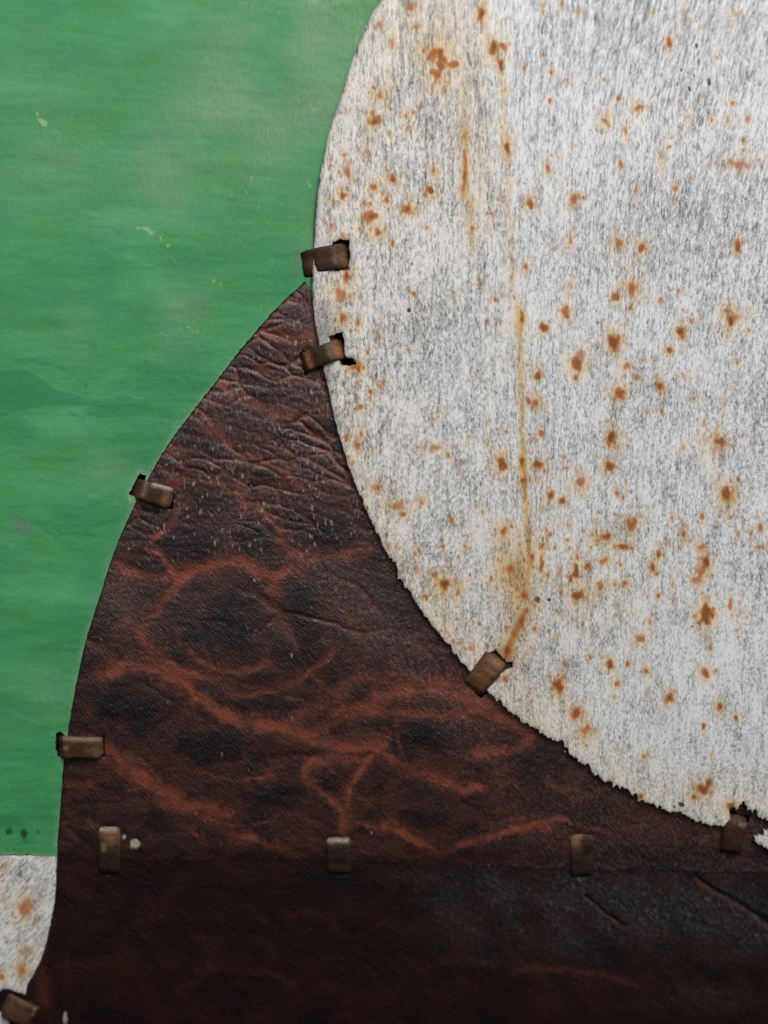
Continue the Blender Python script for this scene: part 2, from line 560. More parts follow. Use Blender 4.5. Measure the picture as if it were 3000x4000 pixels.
RUST += Q(1500, 1000, [
    (590, 275, 18, 30, .95), (690, 315, 18, 22, .9), (480, 295, 8, 18, .6), (300, 165, 10, 14, .6), (410, 130, 14, 20, .5), (785, 245, 20, 30, .9),
    (800, 140, 20, 25, .35), (995, 185, 24, 25, .8), (1070, 140, 36, 40, .8), (1060, 230, 14, 14, .7), (1190, 195, 12, 18, .5), (990, 375, 32, 36, 1.),
    (1280, 330, 26, 28, 1.05), (1225, 410, 20, 20, .95), (1490, 275, 28, 40, 1.), (1540, 270, 40, 30, .35), (660, 515, 18, 28, .9), (655, 635, 20, 30, .9),
    (832, 470, 35, 36, .9), (850, 430, 30, 30, .45), (1010, 595, 32, 28, .9), (1190, 570, 18, 28, 1.05), (1045, 480, 20, 22, .6), (1090, 525, 16, 25, .5),
    (1135, 675, 10, 15, .4), (235, 675, 12, 15, .5), (370, 780, 10, 15, .5), (445, 815, 14, 22, .55), (215, 830, 50, 20, .5), (505, 905, 28, 40, .9),
    (595, 900, 14, 40, .9), (600, 970, 28, 20, .9), (665, 900, 32, 24, .95), (690, 930, 10, 15, .8), (677, 770, 14, 18, .75), (640, 790, 20, 15, .45),
    (665, 850, 8, 12, .55), (775, 870, 8, 15, .5), (985, 790, 30, 40, 1.), (970, 910, 28, 25, .95), (1435, 800, 46, 26, .85), (1430, 830, 40, 50, .4),
    (1290, 830, 12, 20, .4), (1475, 1030, 34, 48, 1.05), (845, 985, 30, 35, .7), (715, 1035, 18, 25, .85), (770, 1060, 16, 20, .95), (680, 1090, 12, 18, .9),
    (1000, 1025, 14, 18, .6), (160, 1065, 18, 22, .8), (45, 1075, 40, 25, .65), (1510, 580, 10, 12, .45), (1290, 525, 30, 15, .3), (1470, 640, 10, 10, .4),
    (525, 760, 10, 14, .5), (310, 900, 25, 15, .3), (340, 955, 6, 20, .5), (655, 970, 10, 10, .7), (1150, 950, 8, 20, .4)])
RUST += Q(1500, 2000, [
    (80, 10, 20, 18, .75), (290, 35, 16, 18, .75), (515, 80, 24, 25, .85), (255, 145, 10, 18, .75), (140, 250, 15, 25, .45), (265, 308, 52, 36, 1.),
    (215, 270, 20, 20, .7), (540, 250, 38, 40, .85), (600, 355, 25, 30, .9), (640, 195, 14, 20, .9), (685, 140, 18, 22, .95), (680, 230, 12, 45, .85),
    (712, 95, 10, 14, .75), (835, 195, 10, 25, .95), (825, 250, 14, 45, 1.), (805, 290, 10, 15, .9), (840, 360, 35, 30, .95), (930, 325, 22, 25, .8),
    (950, 210, 20, 22, .85), (875, 230, 14, 18, 1.05), (1065, 50, 36, 36, .8), (945, 105, 38, 26, 1.), (1020, 145, 30, 16, .95), (1065, 155, 14, 14, .9),
    (1180, 185, 14, 24, .95), (1158, 240, 18, 28, .95), (1040, 305, 16, 20, 1.), (1008, 400, 10, 16, .75), (1290, 95, 14, 35, .85), (1275, 155, 16, 16, .65),
    (1385, 210, 24, 35, 1.05), (1370, 150, 28, 20, .65), (1365, 260, 22, 30, .65), (1345, 290, 30, 25, .55), (1620, 60, 16, 22, .75), (1580, 90, 14, 18, .5),
    (1620, 150, 22, 14, .55), (1383, 445, 36, 50, 1.05), (1385, 395, 18, 30, .95), (1495, 440, 8, 14, .5), (1105, 545, 28, 20, .65), (780, 655, 14, 22, .75),
    (970, 655, 20, 22, .95), (1130, 685, 14, 18, .85), (1000, 738, 18, 18, .75), (755, 752, 30, 36, 1.), (625, 775, 10, 18, .6), (632, 582, 8, 14, .6),
    (1385, 690, 22, 25, .85), (1430, 680, 14, 14, .55), (1230, 798, 22, 26, .95), (1450, 835, 16, 30, 1.1), (828, 865, 26, 28, 1.), (862, 940, 28, 30, 1.),
    (910, 930, 10, 12, .5), (1120, 1050, 18, 16, 1.), (1410, 1040, 12, 18, .5), (520, 715, 20, 16, .85), (535, 600, 24, 36, 1.), (590, 470, 22, 38, .9),
    (560, 515, 18, 35, .92), (615, 430, 14, 20, .7), (650, 405, 14, 18, .7), (330, 560, 18, 10, .5), (375, 580, 14, 14, .5), (485, 325, 12, 18, .5), (570, 330, 14, 20, .6), (750, 540, 10, 10, .4),
    (1635, 245, 8, 12, .35), (1400, 540, 14, 20, .4), (290, 555, 10, 14, .5), (20, 140, 16, 16, .5), (990, 795, 8, 14, .4), (755, 255, 10, 20, .4)])
RUST += Q(1500, 3000, [(1368, 88, 34, 26, 1.05), (1398, 55, 16, 20, .9), (1335, 115, 18, 15, .9), (1490, 158, 24, 18, .9), (1105, 120, 12, 16, .9),
                       (980, 65, 14, 25, .75), (1220, 90, 12, 12, .35)])
RUST += Q(0, 0, [(1615, 540, 22, 30, .9), (1480, 855, 26, 28, .85), (1500, 750, 20, 30, .55), (1600, 945, 35, 30, .9), (1555, 995, 10, 14, .95),
                 (1620, 815, 20, 25, .95), (1635, 1015, 22, 25, .85), (1640, 420, 20, 25, .6), (1580, 660, 16, 50, .45), (1430, 985, 15, 25, .5),
                 (1485, 680, 12, 18, .7), (1640, 120, 20, 30, .5), (1610, 500, 12, 25, .6)])
RUST += Q(0, 1000, [(1500, 95, 26, 22, .95), (1480, 165, 40, 40, .6), (1480, 270, 22, 28, .95), (1545, 285, 10, 25, .65), (1535, 485, 30, 20, .85),
                    (1560, 655, 22, 18, .75), (1560, 770, 14, 25, .75), (1545, 820, 20, 25, .65), (1620, 1000, 30, 25, .5)])
BLACK = Q(1500, 0, [(1345, 210, 10, 22, 1.), (1355, 270, 6, 18, .8), (1315, 390, 11, 14, 1.), (1400, 365, 9, 16, 1.), (1280, 310, 6, 12, .8),
                    (1335, 335, 8, 22, .7), (1465, 950, 5, 8, .9), (1360, 515, 10, 10, .6), (60, 400, 10, 12, .6), (930, 330, 8, 30, .5)])
BLACK += Q(1500, 1000, [(105, 240, 12, 12, 1.), (120, 40, 8, 14, .7), (45, 690, 8, 8, .8), (160, 215, 12, 30, .45)])
BLACK += Q(1500, 2000, [(545, 660, 14, 10, .9), (1525, 535, 9, 9, .95), (1015, 970, 8, 20, .75), (660, 375, 20, 22, .6), (710, 375, 10, 8, .9),
                        (570, 715, 8, 12, .8), (1030, 1030, 6, 12, .6), (372, 270, 7, 14, .6), (1330, 490, 10, 8, .6), (1480, 150, 8, 14, .5)])
BLACK += Q(1500, 3000, [(1280, 150, 16, 12, 1.), (1250, 160, 10, 10, .8), (1430, 205, 14, 14, .7), (1345, 190, 16, 10, .6)])
BLACK += [(1340, 1500, 14, 30, .6), (1300, 1530, 10, 20, .6), (1320, 1460, 14, 20, .55), (1375, 1335, 10, 12, .6)]
G = 3000 / 1659
STREAK = [([(1000 * G, 195 * G), (1003 * G, 300 * G), (1008 * G, 400 * G), (1016 * G, 470 * G), (1022 * G, 540 * G)], 16, .75),
          ([(1040 * G, 20 * G), (1050 * G, 90 * G), (1078 * G, 150 * G), (1086 * G, 240 * G), (1090 * G, 330 * G), (1098 * G, 420 * G), (1104 * G, 520 * G),
            (1110 * G, 620 * G), (1118 * G, 690 * G)], 13, .6),
          ([(1118 * G, 680 * G), (1122 * G, 760 * G), (1126 * G, 850 * G), (1128 * G, 950 * G), (1131 * G, 1030 * G), (1136 * G, 1110 * G), (1142 * G, 1180 * G),
            (1140 * G, 1240 * G), (1128 * G, 1290 * G)], 15, 1.0),
          ([(1140 * G, 1180 * G), (1122 * G, 1260 * G), (1135 * G, 1300 * G), (1112 * G, 1360 * G), (1090 * G, 1420 * G)], 46, .62),
          ([(1085 * G, 1150 * G), (1095 * G, 1220 * G), (1110 * G, 1260 * G)], 50, .5),
          ([(960 * G, 20 * G), (1000 * G, 170 * G), (1020 * G, 300 * G), (1040 * G, 480 * G)], 95, .34), ([(1090 * G, 480 * G), (1105 * G, 640 * G), (1115 * G, 760 * G)], 40, .3),
          ([(1350 * G, 690 * G), (1330 * G, 800 * G), (1322 * G, 930 * G), (1316 * G, 1000 * G)], 12, .35),
          ([(1560 * G, 850 * G), (1545 * G, 950 * G)], 14, .4),
          ([(1500 * G, 1160 * G), (1520 * G, 1210 * G), (1510 * G, 1260 * G)], 24, .4)]
RUSTLINE = [([(1002 * G, 330 * G), (1003 * G, 400 * G)], 10, .7), ([(1130 * G, 1000 * G), (1134 * G, 1080 * G)], 9, .55),
            ([(1126 * G, 690 * G), (1122 * G, 730 * G)], 9, .5), ([(1128 * G, 1330 * G), (1095 * G, 1400 * G)], 16, .75),
            ([(1141 * G, 1180 * G), (1143 * G, 1215 * G)], 8, .5)]


_q = random.Random(21)
for (x0, x1, y0, y1, n_) in ((1290, 1560, 330, 980, 60), (1900, 2380, 2040, 2480, 60), (1330, 1500, 1100, 2000, 30), (1500, 2950, 60, 2950, 170), (2300, 2900, 1900, 2500, 45), (1600, 1900, 2300, 2650, 30)):
    for _i in range(n_):
        s_ = _q.uniform(3, 10)
        RUST.append((_q.uniform(x0, x1), _q.uniform(y0, y1), s_, s_ * _q.uniform(1., 2.1), _q.uniform(.3, .85)))


def white_attrs(px, py, sd):
    core, halo = paint_spots(px, py, [(a_, b_, c_ * .98, d_ * 1.04, min(e_ + .1, 1.12)) for a_, b_, c_, d_, e_ in RUST], .66, 12, 2)
    core = np.maximum(core, paint_lines(px, py, RUSTLINE, 8, 30, 4))
    blk, _ = paint_spots(px, py, BLACK, .6, 12, 9)
    st = paint_lines(px, py, STREAK, 8, 40, 3)
    warm = np.clip(.95 - (px - 1300) / 1300 + .25 * (py / 3000 - .5) + 1.1 * fbm(px / 420, py / 700, 31, 3), 0, 1) * .62
    warm = np.maximum(warm, .75 * np.exp(-(sd / 170) ** 2) * (py > 1000))
    # rubbed-through strip along the left edge and grime near the corners
    bare = np.exp(-((px - 1262) / 66) ** 2) * sstep(1090, 1230, py) * (1 - sstep(1480, 1600, py)) * .55
    bare = np.maximum(bare, .47 * np.exp(-((px - 1325) / 34) ** 2 - ((py - 530) / 75) ** 2))
    bare = np.maximum(bare, .62 * np.exp(-np.maximum(sd, 0) / 22) * (py < 1500))
    bare = np.maximum(bare, .55 * np.exp(-np.maximum(sd, 0) / 12) * (py >= 1500))
    bare = np.maximum(bare, .45 * np.exp(-((px - 1275) / 30) ** 2 - ((py - 770) / 80) ** 2))
    bare = np.maximum(bare, .45 * np.exp(-((px - 1255) / 60) ** 2 - ((py - 960) / 40) ** 2))
    grime = .75 * np.exp(-((px - 2780) / 480) ** 2 - ((py + 60) / 230) ** 2) + .5 * np.exp(-((px - 2700) / 350) ** 2 - ((py - 800) / 260) ** 2)
    grime = grime + .55 * np.exp(-((px - 1620) / 120) ** 2 - ((py - 400) / 160) ** 2) + .45 * np.exp(-((px - 1640) / 170) ** 2 - ((py - 1250) / 220) ** 2)
    grime = grime - .55 * np.exp(-((px - 2700) / 500) ** 2 - ((py - 2700) / 500) ** 2) - .3 * np.exp(-((px - 2150) / 260) ** 2 - ((py - 800) / 500) ** 2)
    lean = .26 * sstep(1700, 2900, px)
    across = px + lean * (py - py * py / 5200)
    across = across + 26 * fbm(px / 200, py / 260, 40, 2)
    along = .60 * py + .85 * py * py / 3300
    halo = np.maximum(halo, .5 * sstep(1600, 2300, py) * np.clip(1.6 * fbm(px / 130, py / 130, 35, 3), 0, 1) * (px < 2300) * 1.)
    halo = np.maximum(halo, .8 * np.exp(-((px - 2010) / 90) ** 2 - ((py - 2260) / 170) ** 2) * np.clip(.7 + 2 * fbm(px / 60, py / 90, 36, 2), 0, 1))
    return {'core': core, 'halo': halo, 'black': blk, 'streak': st, 'warm': warm, 'bare': bare, 'grime': grime}, (across, along)


def white_relief(px, py, sd, a):
    h = 1.3 * fbm(px / 22, py / 60, 51, 2) + 10 * fbm(px / 900, py / 700, 52, 2) - 1.2 * a['bare'] + 1.2 * a['core'] * fbm(px / 12, py / 12, 53, 2)
    return h - 3 * np.exp(-np.maximum(sd, 0) / 8)


def white_jit(X, Y):
    amp = 2 + 24 * sstep(1480, 2700, Y) * np.clip(.55 + 2.6 * fbm(X / 85, Y / 85, 64, 2), .12, 1.4)
    j = amp * (fbm(X / 12, Y / 42, 61, 2) * 1.7 + .6 * fbm(X / 34, Y / 50, 62, 2)) + 9 * sstep(1500, 2100, Y) * fbm(X / 8, Y / 24, 66, 2)
    j -= 12 * sstep(.18, .4, fbm(X / 42, Y / 70, 63, 2)) * sstep(2600, 2900, Y)
    return j - amp * .25


# left lower white sheet
RUST2 = Q(0, 3000, [(108, 600, 40, 55, .72), (150, 665, 6, 15, .85), (20, 420, 25, 30, .45), (15, 560, 20, 60, .35), (125, 790, 40, 30, .5),
                    (95, 868, 26, 46, .9), (10, 900, 20, 25, .75), (200, 388, 24, 10, .55)])


def left_white_attrs(px, py, sd):
    core, halo = paint_spots(px, py, RUST2, .5, 18, 12)
    z = 0 * px
    bare = .6 * np.exp(-np.maximum(sd, 0) / 7)
    bare = np.maximum(bare, .45 * np.exp(-((px - 190) / 20) ** 2 - ((py - 3740) / 130) ** 2))
    across = (px + py * .8) * .9
    along = (py - px * .8) * 1.0
    return {'core': core, 'halo': halo, 'black': z, 'streak': z, 'warm': z + .3, 'bare': bare, 'grime': z - .15}, (across, along)


def left_white_jit(X, Y):
    a = 2 + 12 * sstep(3800, 3860, Y)
    return a * 1.6 * fbm((X + Y * .45) / 13, (Y - .45 * X) / 40, 71, 2)


# brown sheets
def P5(*p): return [(x * F, 2000 + y * F) for x, y in p]
def P3(*p): return [(x * F, 1000 + y * F) for x, y in p]
def P6(*p): return [(1500 + x * F, 2000 + y * F) for x, y in p]
def P7(*p): return [(x * F, 3000 + y * F) for x, y in p]
def P8(*p): return [(1500 + x * F, 3000 + y * F) for x, y in p]


VEIN = [
    (P3((1110, 330), (1200, 330), (1290, 350), (1350, 335)), 38, .75), (P3((940, 540), (1020, 590), (1100, 650), (1180, 695), (1250, 690)), 22, .95),
    (P3((880, 690), (950, 770), (1030, 850), (1120, 880), (1200, 920), (1290, 990)), 20, .85), (P3((720, 1000), (820, 970), (950, 980), (1010, 1010), (1060, 1080)), 20, .9),
    (P3((1100, 470), (1200, 520), (1300, 540), (1400, 580)), 22, .65), (P3((1230, 660), (1330, 650), (1420, 680)), 16, .6), (P3((1000, 740), (1100, 760), (1180, 810)), 16, .5),
    (P3((640, 970), (700, 930), (760, 900)), 18, .45), (P3((1340, 900), (1420, 960), (1500, 1010)), 16, .45), (P3((830, 660), (900, 640), (960, 650)), 18, .5),
    (P3((1130, 1000), (1240, 1010), (1350, 1000), (1480, 1020)), 16, .45), (P3((1250, 240), (1330, 180)), 30, .45), (P3((1350, 790), (1420, 820), (1460, 780)), 20, .45),
    (P5((760, -10), (740, 60), (660, 120), (640, 150), (700, 190), (740, 240), (780, 290)), 15, .9),
    (P5((780, 290), (830, 255), (900, 240), (970, 215), (1040, 210), (1090, 240), (1140, 270), (1200, 270), (1260, 240)), 26, .95),
    (P5((1120, -20), (1170, 20), (1200, 60), (1220, 120), (1270, 170), (1310, 205)), 18, .95), (P5((1260, 240), (1330, 205), (1420, 190), (1530, 172), (1600, 150)), 17, .85),
    (P5((780, 290), (760, 340), (720, 370), (690, 420), (650, 460), (620, 520)), 26, .7), (P5((490, 230), (560, 262), (640, 280), (720, 290)), 24, .7),
    (P5((740, 690), (660, 600), (600, 520), (540, 470)), 34, .6),
    (P5((480, 690), (560, 665), (650, 675), (740, 705), (800, 740), (850, 790), (900, 830), (960, 870), (1040, 910), (1140, 920), (1240, 940), (1330, 970), (1440, 1000), (1540, 1010), (1659, 1000)), 26, 1.15),
    (P5((720, 650), (800, 690), (860, 710), (920, 725), (990, 775), (1060, 795), (1160, 770), (1250, 745), (1330, 700), (1430, 600)), 18, .75),
    (P5((830, 600), (900, 660), (1000, 690), (1080, 680), (1160, 650)), 18, .6), (P5((970, 100), (972, 215)), 8, .6),
    (P5((1240, 930), (1340, 860), (1440, 800), (1540, 730), (1659, 720)), 45, .55), (P5((1350, 980), (1450, 890), (1560, 840), (1659, 830)), 40, .7),
    (P5((440, 1020), (500, 1040), (560, 1090), (640, 1160), (720, 1210)), 24, 1.0), (P5((1180, 290), (1200, 340), (1160, 330)), 26, .8),
    (P5((1400, 540), (1450, 600), (1530, 640)), 12, .4), (P5((1340, 690), (1420, 760), (1520, 790)), 16, .45), (P5((1480, 420), (1560, 520), (1640, 620)), 26, .35),
    (P6((-20, 780), (100, 770), (200, 755), (300, 770), (410, 810), (480, 860)), 42, 1.0), (P6((-60, 870), (60, 855), (160, 870), (260, 880), (360, 870)), 22, .8),
    (P6((380, 850), (480, 870), (570, 910), (630, 965), (600, 1010), (510, 1030), (400, 1040)), 26, .85), (P6((520, 880), (580, 950)), 36, .5),
    (P6((-200, 1000), (-60, 1010), (20, 1050), (80, 1090), (180, 1130), (300, 1170)), 22, .9), (P6((60, 880), (50, 960), (80, 1040)), 14, .5),
    (P7((560, 0), (640, 60), (720, 110), (800, 150), (880, 185), (970, 195)), 34, 1.0), (P7((860, 10), (940, 40), (1040, 48), (1180, 30)), 11, .6),
    (P7((1350, -40), (1320, 30), (1390, 105), (1450, 150), (1490, 190), (1480, 270)), 18, .9), (P7((1600, -60), (1560, 10), (1520, 80), (1500, 150), (1490, 250)), 16, .85),
    (P7((1490, 230), (1560, 240), (1659, 275)), 14, .7), (P7((820, 260), (860, 310), (880, 345)), 14, .55), (P7((1000, 280), (1100, 310), (1200, 340), (1300, 370), (1400, 355)), 18, .75),
    (P7((290, 60), (340, 70), (400, 60)), 22, .5), (P7((1330, -20), (1440, -40), (1550, -30)), 26, .6), (P7((280, 240), (360, 230), (420, 260)), 20, .45),
    (P8((130, -10), (200, 40), (300, 75), (420, 85)), 18, .85), (P8((0, 250), (80, 275), (160, 320), (240, 365), (330, 330), (440, 290), (560, 270), (660, 240), (770, 215)), 20, .95),
    (P8((-100, 350), (60, 370), (240, 370)), 18, .7), (P8((240, 375), (340, 400), (440, 390)), 16, .7), (P8((800, 240), (900, 250), (1000, 290)), 18, .4),
    (P8((700, 60), (820, 100), (920, 110)), 18, .4), (P8((1000, 100), (1060, 190)), 16, .4), (P8((300, 0), (420, 20), (560, -10)), 14, .4)]
CELL = [(990 * F, 2000 + 490 * F, 150, 145, 1.), (860 * F, 2000 + 140 * F, 160, 70, .8), (1090 * F, 2000 + 120 * F, 110, 70, .8), (1290 * F, 2000 + 400 * F, 120, 130, .8),
        (560 * F, 2000 + 850 * F, 220, 110, 1.), (900 * F, 2000 + 1010 * F, 260, 70, .9), (1440 * F, 2000 + 90 * F, 130, 60, .7), (430 * F, 2000 + 470 * F, 70, 90, .7),
        (1100 * F, 2000 + 830 * F, 110, 30, .7), (1130 * F, 2000 + 710 * F, 120, 30, .6), (1500 + 200 * F, 2000 + 965 * F, 130, 70, 1.), (640 * F, 2000 + 230 * F, 90, 35, .7),
        (1500 + 620 * F, 2000 + 1070 * F, 90, 50, .7), (1160 * F, 3000 + 120 * F, 200, 60, .8), (1420 * F, 3000 + 70 * F, 55, 40, .8), (1500 - 20, 3000 + 60, 60, 60, .6),
        (640 * F, 3000 + 210 * F, 130, 40, .6), (1500 + 200 * F, 3190, 130, 50, .7), (1130 * F, 1000 + 600 * F, 90, 26, .7), (1240 * F, 1000 + 790 * F, 80, 30, .6),
        (1140 * F, 1000 + 420 * F, 90, 26, .6), (1360 * F, 2000 + 620 * F, 120, 60, .6), (850 * F, 1900, 120, 30, .6)]
_r = random.Random(5)
GLINT_PAINT = []  # specular glints painted as small pale marks
for _i in range(900):
    while True:
        x, y = _r.uniform(260, 1500), _r.uniform(1180, 2500)
        if vn(np.array([x / 110.]), np.array([y / 90.]), 77)[0] > .42:
            break
    GLINT_PAINT.append((x, y, _r.uniform(3.5, 7.5), _r.uniform(8, 18), _r.uniform(.25, .95) * (1 if y < 2150 else .6)))
for _i in range(60):
    GLINT_PAINT.append((_r.uniform(350, 1700), _r.uniform(2450, 3300), _r.uniform(3, 5), _r.uniform(7, 14), _r.uniform(.2, .6)))
for x, y, s in ((1260, 620, 1.), (1262, 890, .7), (1395, 555, .5), (960, 1050, .6), (725, 820, .6), (1100, 295, .8), (840, 100, .6)):
    GLINT_PAINT.append((x * F, 2000 + y * F, 6, 17, s))
for x, y, s in ((845, 195, .8), (885, 230, .6), (955, 320, .7), (560, 95, .5), (1605, 280, .8)):
    GLINT_PAINT.append((x * F, 3000 + y * F, 6, 12, s))
_e = None


def brown_attrs(px, py, sd):
    vein = paint_lines(px, py, [(p, w_ * 1.0, s_ * 1.05) for p, w_, s_ in VEIN], 18, 46, 21) * np.clip(.92 + 1.5 * fbm(px / 60, py / 40, 22, 3), .3, 1.25)
    vein = np.maximum(vein, paint_lines(px, py, [(p, w_ * 2.4, s_ * .56) for p, w_, s_ in VEIN], 30, 90, 21) * np.clip(.8 + 2 * fbm(px / 60, py / 45, 20, 3), 0, 1.2))
    up = 1 - sstep(1700, 2350, py)
    rip = np.clip(2.6 * fbm(px / 210, (py - .22 * px) / 38, 23, 3) + .12, 0, 1)
    vein = np.maximum(vein, .62 * rip * up)
    vein = np.maximum(vein, .42 * np.clip(3 * fbm(px / 200, py / 130, 24, 3) - .1, 0, 1) * (1 - up))
    wx = px + 90 * fbm(px / 170, py / 170, 301, 3)
    wy = py + 90 * fbm(px / 170, py / 170, 302, 3)
    ca, sa = math.cos(.30), math.sin(.30)
    ru, rv = wx * ca + wy * sa, -wx * sa + wy * ca
    c1 = creases(ru / 135, rv / 52, 1)
    c2 = creases(ru / 300, rv / 190, 2)
    c3 = creases(ru / 62, rv / 34, 3)
    fade1 = np.clip(.6 + 2.2 * fbm(px / 160, py / 130, 303, 2), 0, 1)
    fade2 = np.clip(.5 + 2.4 * fbm(px / 260, py / 200, 304, 2), 0, 1)
    net = np.maximum(np.exp(-(c1 / .16) ** 2) * (1.0 * up + .10 * (1 - up)) * fade1, np.exp(-(c2 / .10) ** 2) * .66 * fade2 * (1 - .6 * up))
    net = np.maximum(net, .4 * np.exp(-(c3 / .16) ** 2) * fade1 * up)
    net = net * (1 - sstep(3200, 3380, py)) * (1 - .40 * sstep(2420, 2720, py))
    vein = np.maximum(vein, .8 * net)
    cell, _ = paint_spots(px, py, CELL, .45, 45, 25)
    cell = np.maximum(cell, .7 * sstep(.25, .6, c1) * up * np.clip(.4 + 2.4 * fbm(px / 140, py / 80, 305, 2), 0, 1))
    cell = cell * 1.25 * (1 - .85 * np.clip(vein - .35, 0, 1))
    glint_paint, _ = paint_spots(px, py, GLINT_PAINT, .3, 8, 27)
    pale, _ = paint_spots(px, py, [(530, 3292, 26, 32, 1.1), (486, 3268, 16, 16, .7), (2915, 3188, 22, 30, .35)], .5, 14, 28)
    sheen_paint = .9 * up * np.clip(.55 + 2.2 * fbm(px / 150, py / 110, 29, 2), 0, 1)  # pale glints painted over the upper part
    sheen_paint = np.maximum(sheen_paint, .8 * np.exp(-((px - 440) / 120) ** 2 - ((py - 2320) / 110) ** 2))
    sheen_paint = np.maximum(sheen_paint, .7 * np.exp(-((px - (py - 2280) * .9 - 1330) / 150) ** 2) * sstep(2050, 2250, py) * (1 - sstep(2700, 3200, py)))
    sheen_paint = np.maximum(sheen_paint, .45 * sstep(1700, 2300, px) * sstep(2800, 3100, py))
    edge = np.exp(-np.maximum(sd, 0) / 9) * (px < 1190)
    crack = .5 * np.exp(-np.maximum(sd, 0) / 4) * (py < 3290)
    vein = vein * (1 - .7 * sstep(3260, 3400, py + 60 * fbm(px / 130, py / 60, 18, 2)))
    cell = np.maximum(cell, .5 * sstep(3230, 3390, py + 80 * fbm(px / 160, py / 50, 19, 2)))
    k = sstep(1800, 2600, py) * .75
    across = px * 1. - k * (py - 2000) * .9
    along = py + k * px * .6
    return {'vein': vein, 'cell': cell, 'glint_paint': glint_paint, 'pale': pale, 'sheen_paint': sheen_paint, 'crack': crack, 'net': net}, (across, along)


def brown_relief(px, py, sd, a):
    up = 1 - sstep(1700, 2350, py)
    h = (1 + 4 * up) * fbm(px / 160, (py - .2 * px) / 42, 23, 3) + 2 * fbm(px / 40, py / 34, 33, 2) - (4.5 + 2 * up) * a['net'] - 1.2 * a['vein'] + 1.5 * a['cell'] + 8 * fbm(px / 800, py / 600, 34, 2)
    return h + 1.5 * a['glint_paint'] - (4 * np.exp(-np.maximum(sd, 0) / 9) * (py < 3290) + 5 * sstep(3300, 3372, py))


DCRACK = [(P8((870, 548), (940, 606), (1010, 662), (1045, 680)), 7, 1.), (P8((1350, 470), (1440, 532), (1540, 582), (1690, 690)), 8, 1.), (P8((1640, 640), (1750, 720)), 8, 1.)]
DRED = [(P8((862, 560), (932, 620), (1000, 674)), 7, .95), (P8((1345, 486), (1432, 550), (1532, 602), (1690, 720)), 9, 1.), (P8((560, 880), (700, 872), (850, 880), (980, 902), (1080, 950)), 22, .55),  # first two trace lit crack edges, painted as red colour
        (P8((200, 860), (340, 830), (480, 850)), 24, .35), (P7((850, 870), (1000, 870), (1150, 880), (1260, 930)), 24, .4), (P7((150, 780), (170, 880), (190, 1000)), 46, .55),
        (P7((1250, 640), (1360, 630), (1450, 660)), 22, .35), (P7((300, 540), (420, 560), (520, 540)), 40, .3), (P8((1100, 900), (1300, 960), (1500, 950)), 24, .3)]


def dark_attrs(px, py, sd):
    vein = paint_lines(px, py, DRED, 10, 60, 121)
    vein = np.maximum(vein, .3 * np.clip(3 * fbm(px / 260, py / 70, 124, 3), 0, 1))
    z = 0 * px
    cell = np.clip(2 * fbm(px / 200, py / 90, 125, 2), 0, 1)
    sheen_paint = np.exp(-((py - 3560 - .05 * (px - 2300)) / 170) ** 2) * sstep(1500, 2050, px) * np.clip(.7 + 1.8 * fbm((px - py) / 160, (px + py) / 300, 126, 2), 0, 1)  # bluish sheen painted in as colour streaks
    sheen_paint = np.minimum(sheen_paint * 1.2, 1)
    sheen_paint = np.maximum(sheen_paint, .6 * np.exp(-((px - 1680) / 160) ** 2 - ((py - 3425) / 26) ** 2))
    sheen_paint = np.maximum(sheen_paint, .5 * np.exp(-((px - 2750) / 300) ** 2 - ((py - 3900) / 60) ** 2) * .7)
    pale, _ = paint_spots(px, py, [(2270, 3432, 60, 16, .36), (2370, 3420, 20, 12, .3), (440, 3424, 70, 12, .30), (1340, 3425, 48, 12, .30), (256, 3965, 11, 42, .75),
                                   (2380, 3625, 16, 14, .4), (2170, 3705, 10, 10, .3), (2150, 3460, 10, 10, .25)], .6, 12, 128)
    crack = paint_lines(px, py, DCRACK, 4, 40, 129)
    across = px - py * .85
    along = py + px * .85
    return {'vein': vein, 'cell': cell, 'glint_paint': z, 'pale': pale, 'sheen_paint': sheen_paint, 'crack': crack, 'net': z}, (across, along)


def dark_relief(px, py, sd, a):
    u, v = (px - py), (px + py)
    h = 2.6 * fbm(u / 42, v / 160, 133, 3) + 2 * fbm(px / 60, py / 40, 134, 2) - 3 * a['crack'] + 1.2 * paint_lines(px, py, DRED[:2], 4, 40, 129) + 8 * fbm(px / 800, py / 600, 34, 2)
    h = h + 6 * np.exp(-((px - 250 + (py - 3900) * .02) / 14) ** 2) * sstep(3650, 3900, py)
    return h


# green sheet
def P1(*p): return [(x * F, y * F) for x, y in p]


GCRACK = [(P3((95, 62), (160, 42), (205, 24), (240, 8)), 5, .9), (P3((10, 410), (40, 450), (140, 462), (210, 470), (290, 500), (380, 570)), 6, .55),
          (P3((640, 480), (628, 540), (640, 580)), 6, .5), (P3((265, 640), (300, 680), (360, 690), (470, 685), (510, 660)), 6, .6), (P3((1040, 405), (930, 410), (840, 400)), 6, .35),
          (P5((190, 80), (230, 105), (330, 98), (420, 105)), 6, .7), (P5((430, 70), (450, 50), (520, 40)), 5, .6), (P5((150, 598), (230, 605), (300, 600), (350, 585)), 6, .6),
          (P1((70, 655), (140, 668), (200, 660)), 6, .5), (P1((230, 548), (300, 575), (380, 570)), 6, .45), (P1((430, 565), (500, 570)), 6, .5),
          (P1((340, 905), (380, 960), (390, 1040), (400, 1090)), 5, .4), (P1((1265, 440), (1345, 436)), 16, .55), (P5((0, 300), (90, 310), (160, 320)), 6, .35),
          (P3((150, 310), (190, 340), (340, 370), (400, 385)), 8, .35), (P3((640, 650), (680, 690), (800, 700)), 5, .4), (P3((330, 150), (360, 210)), 5, .4)]
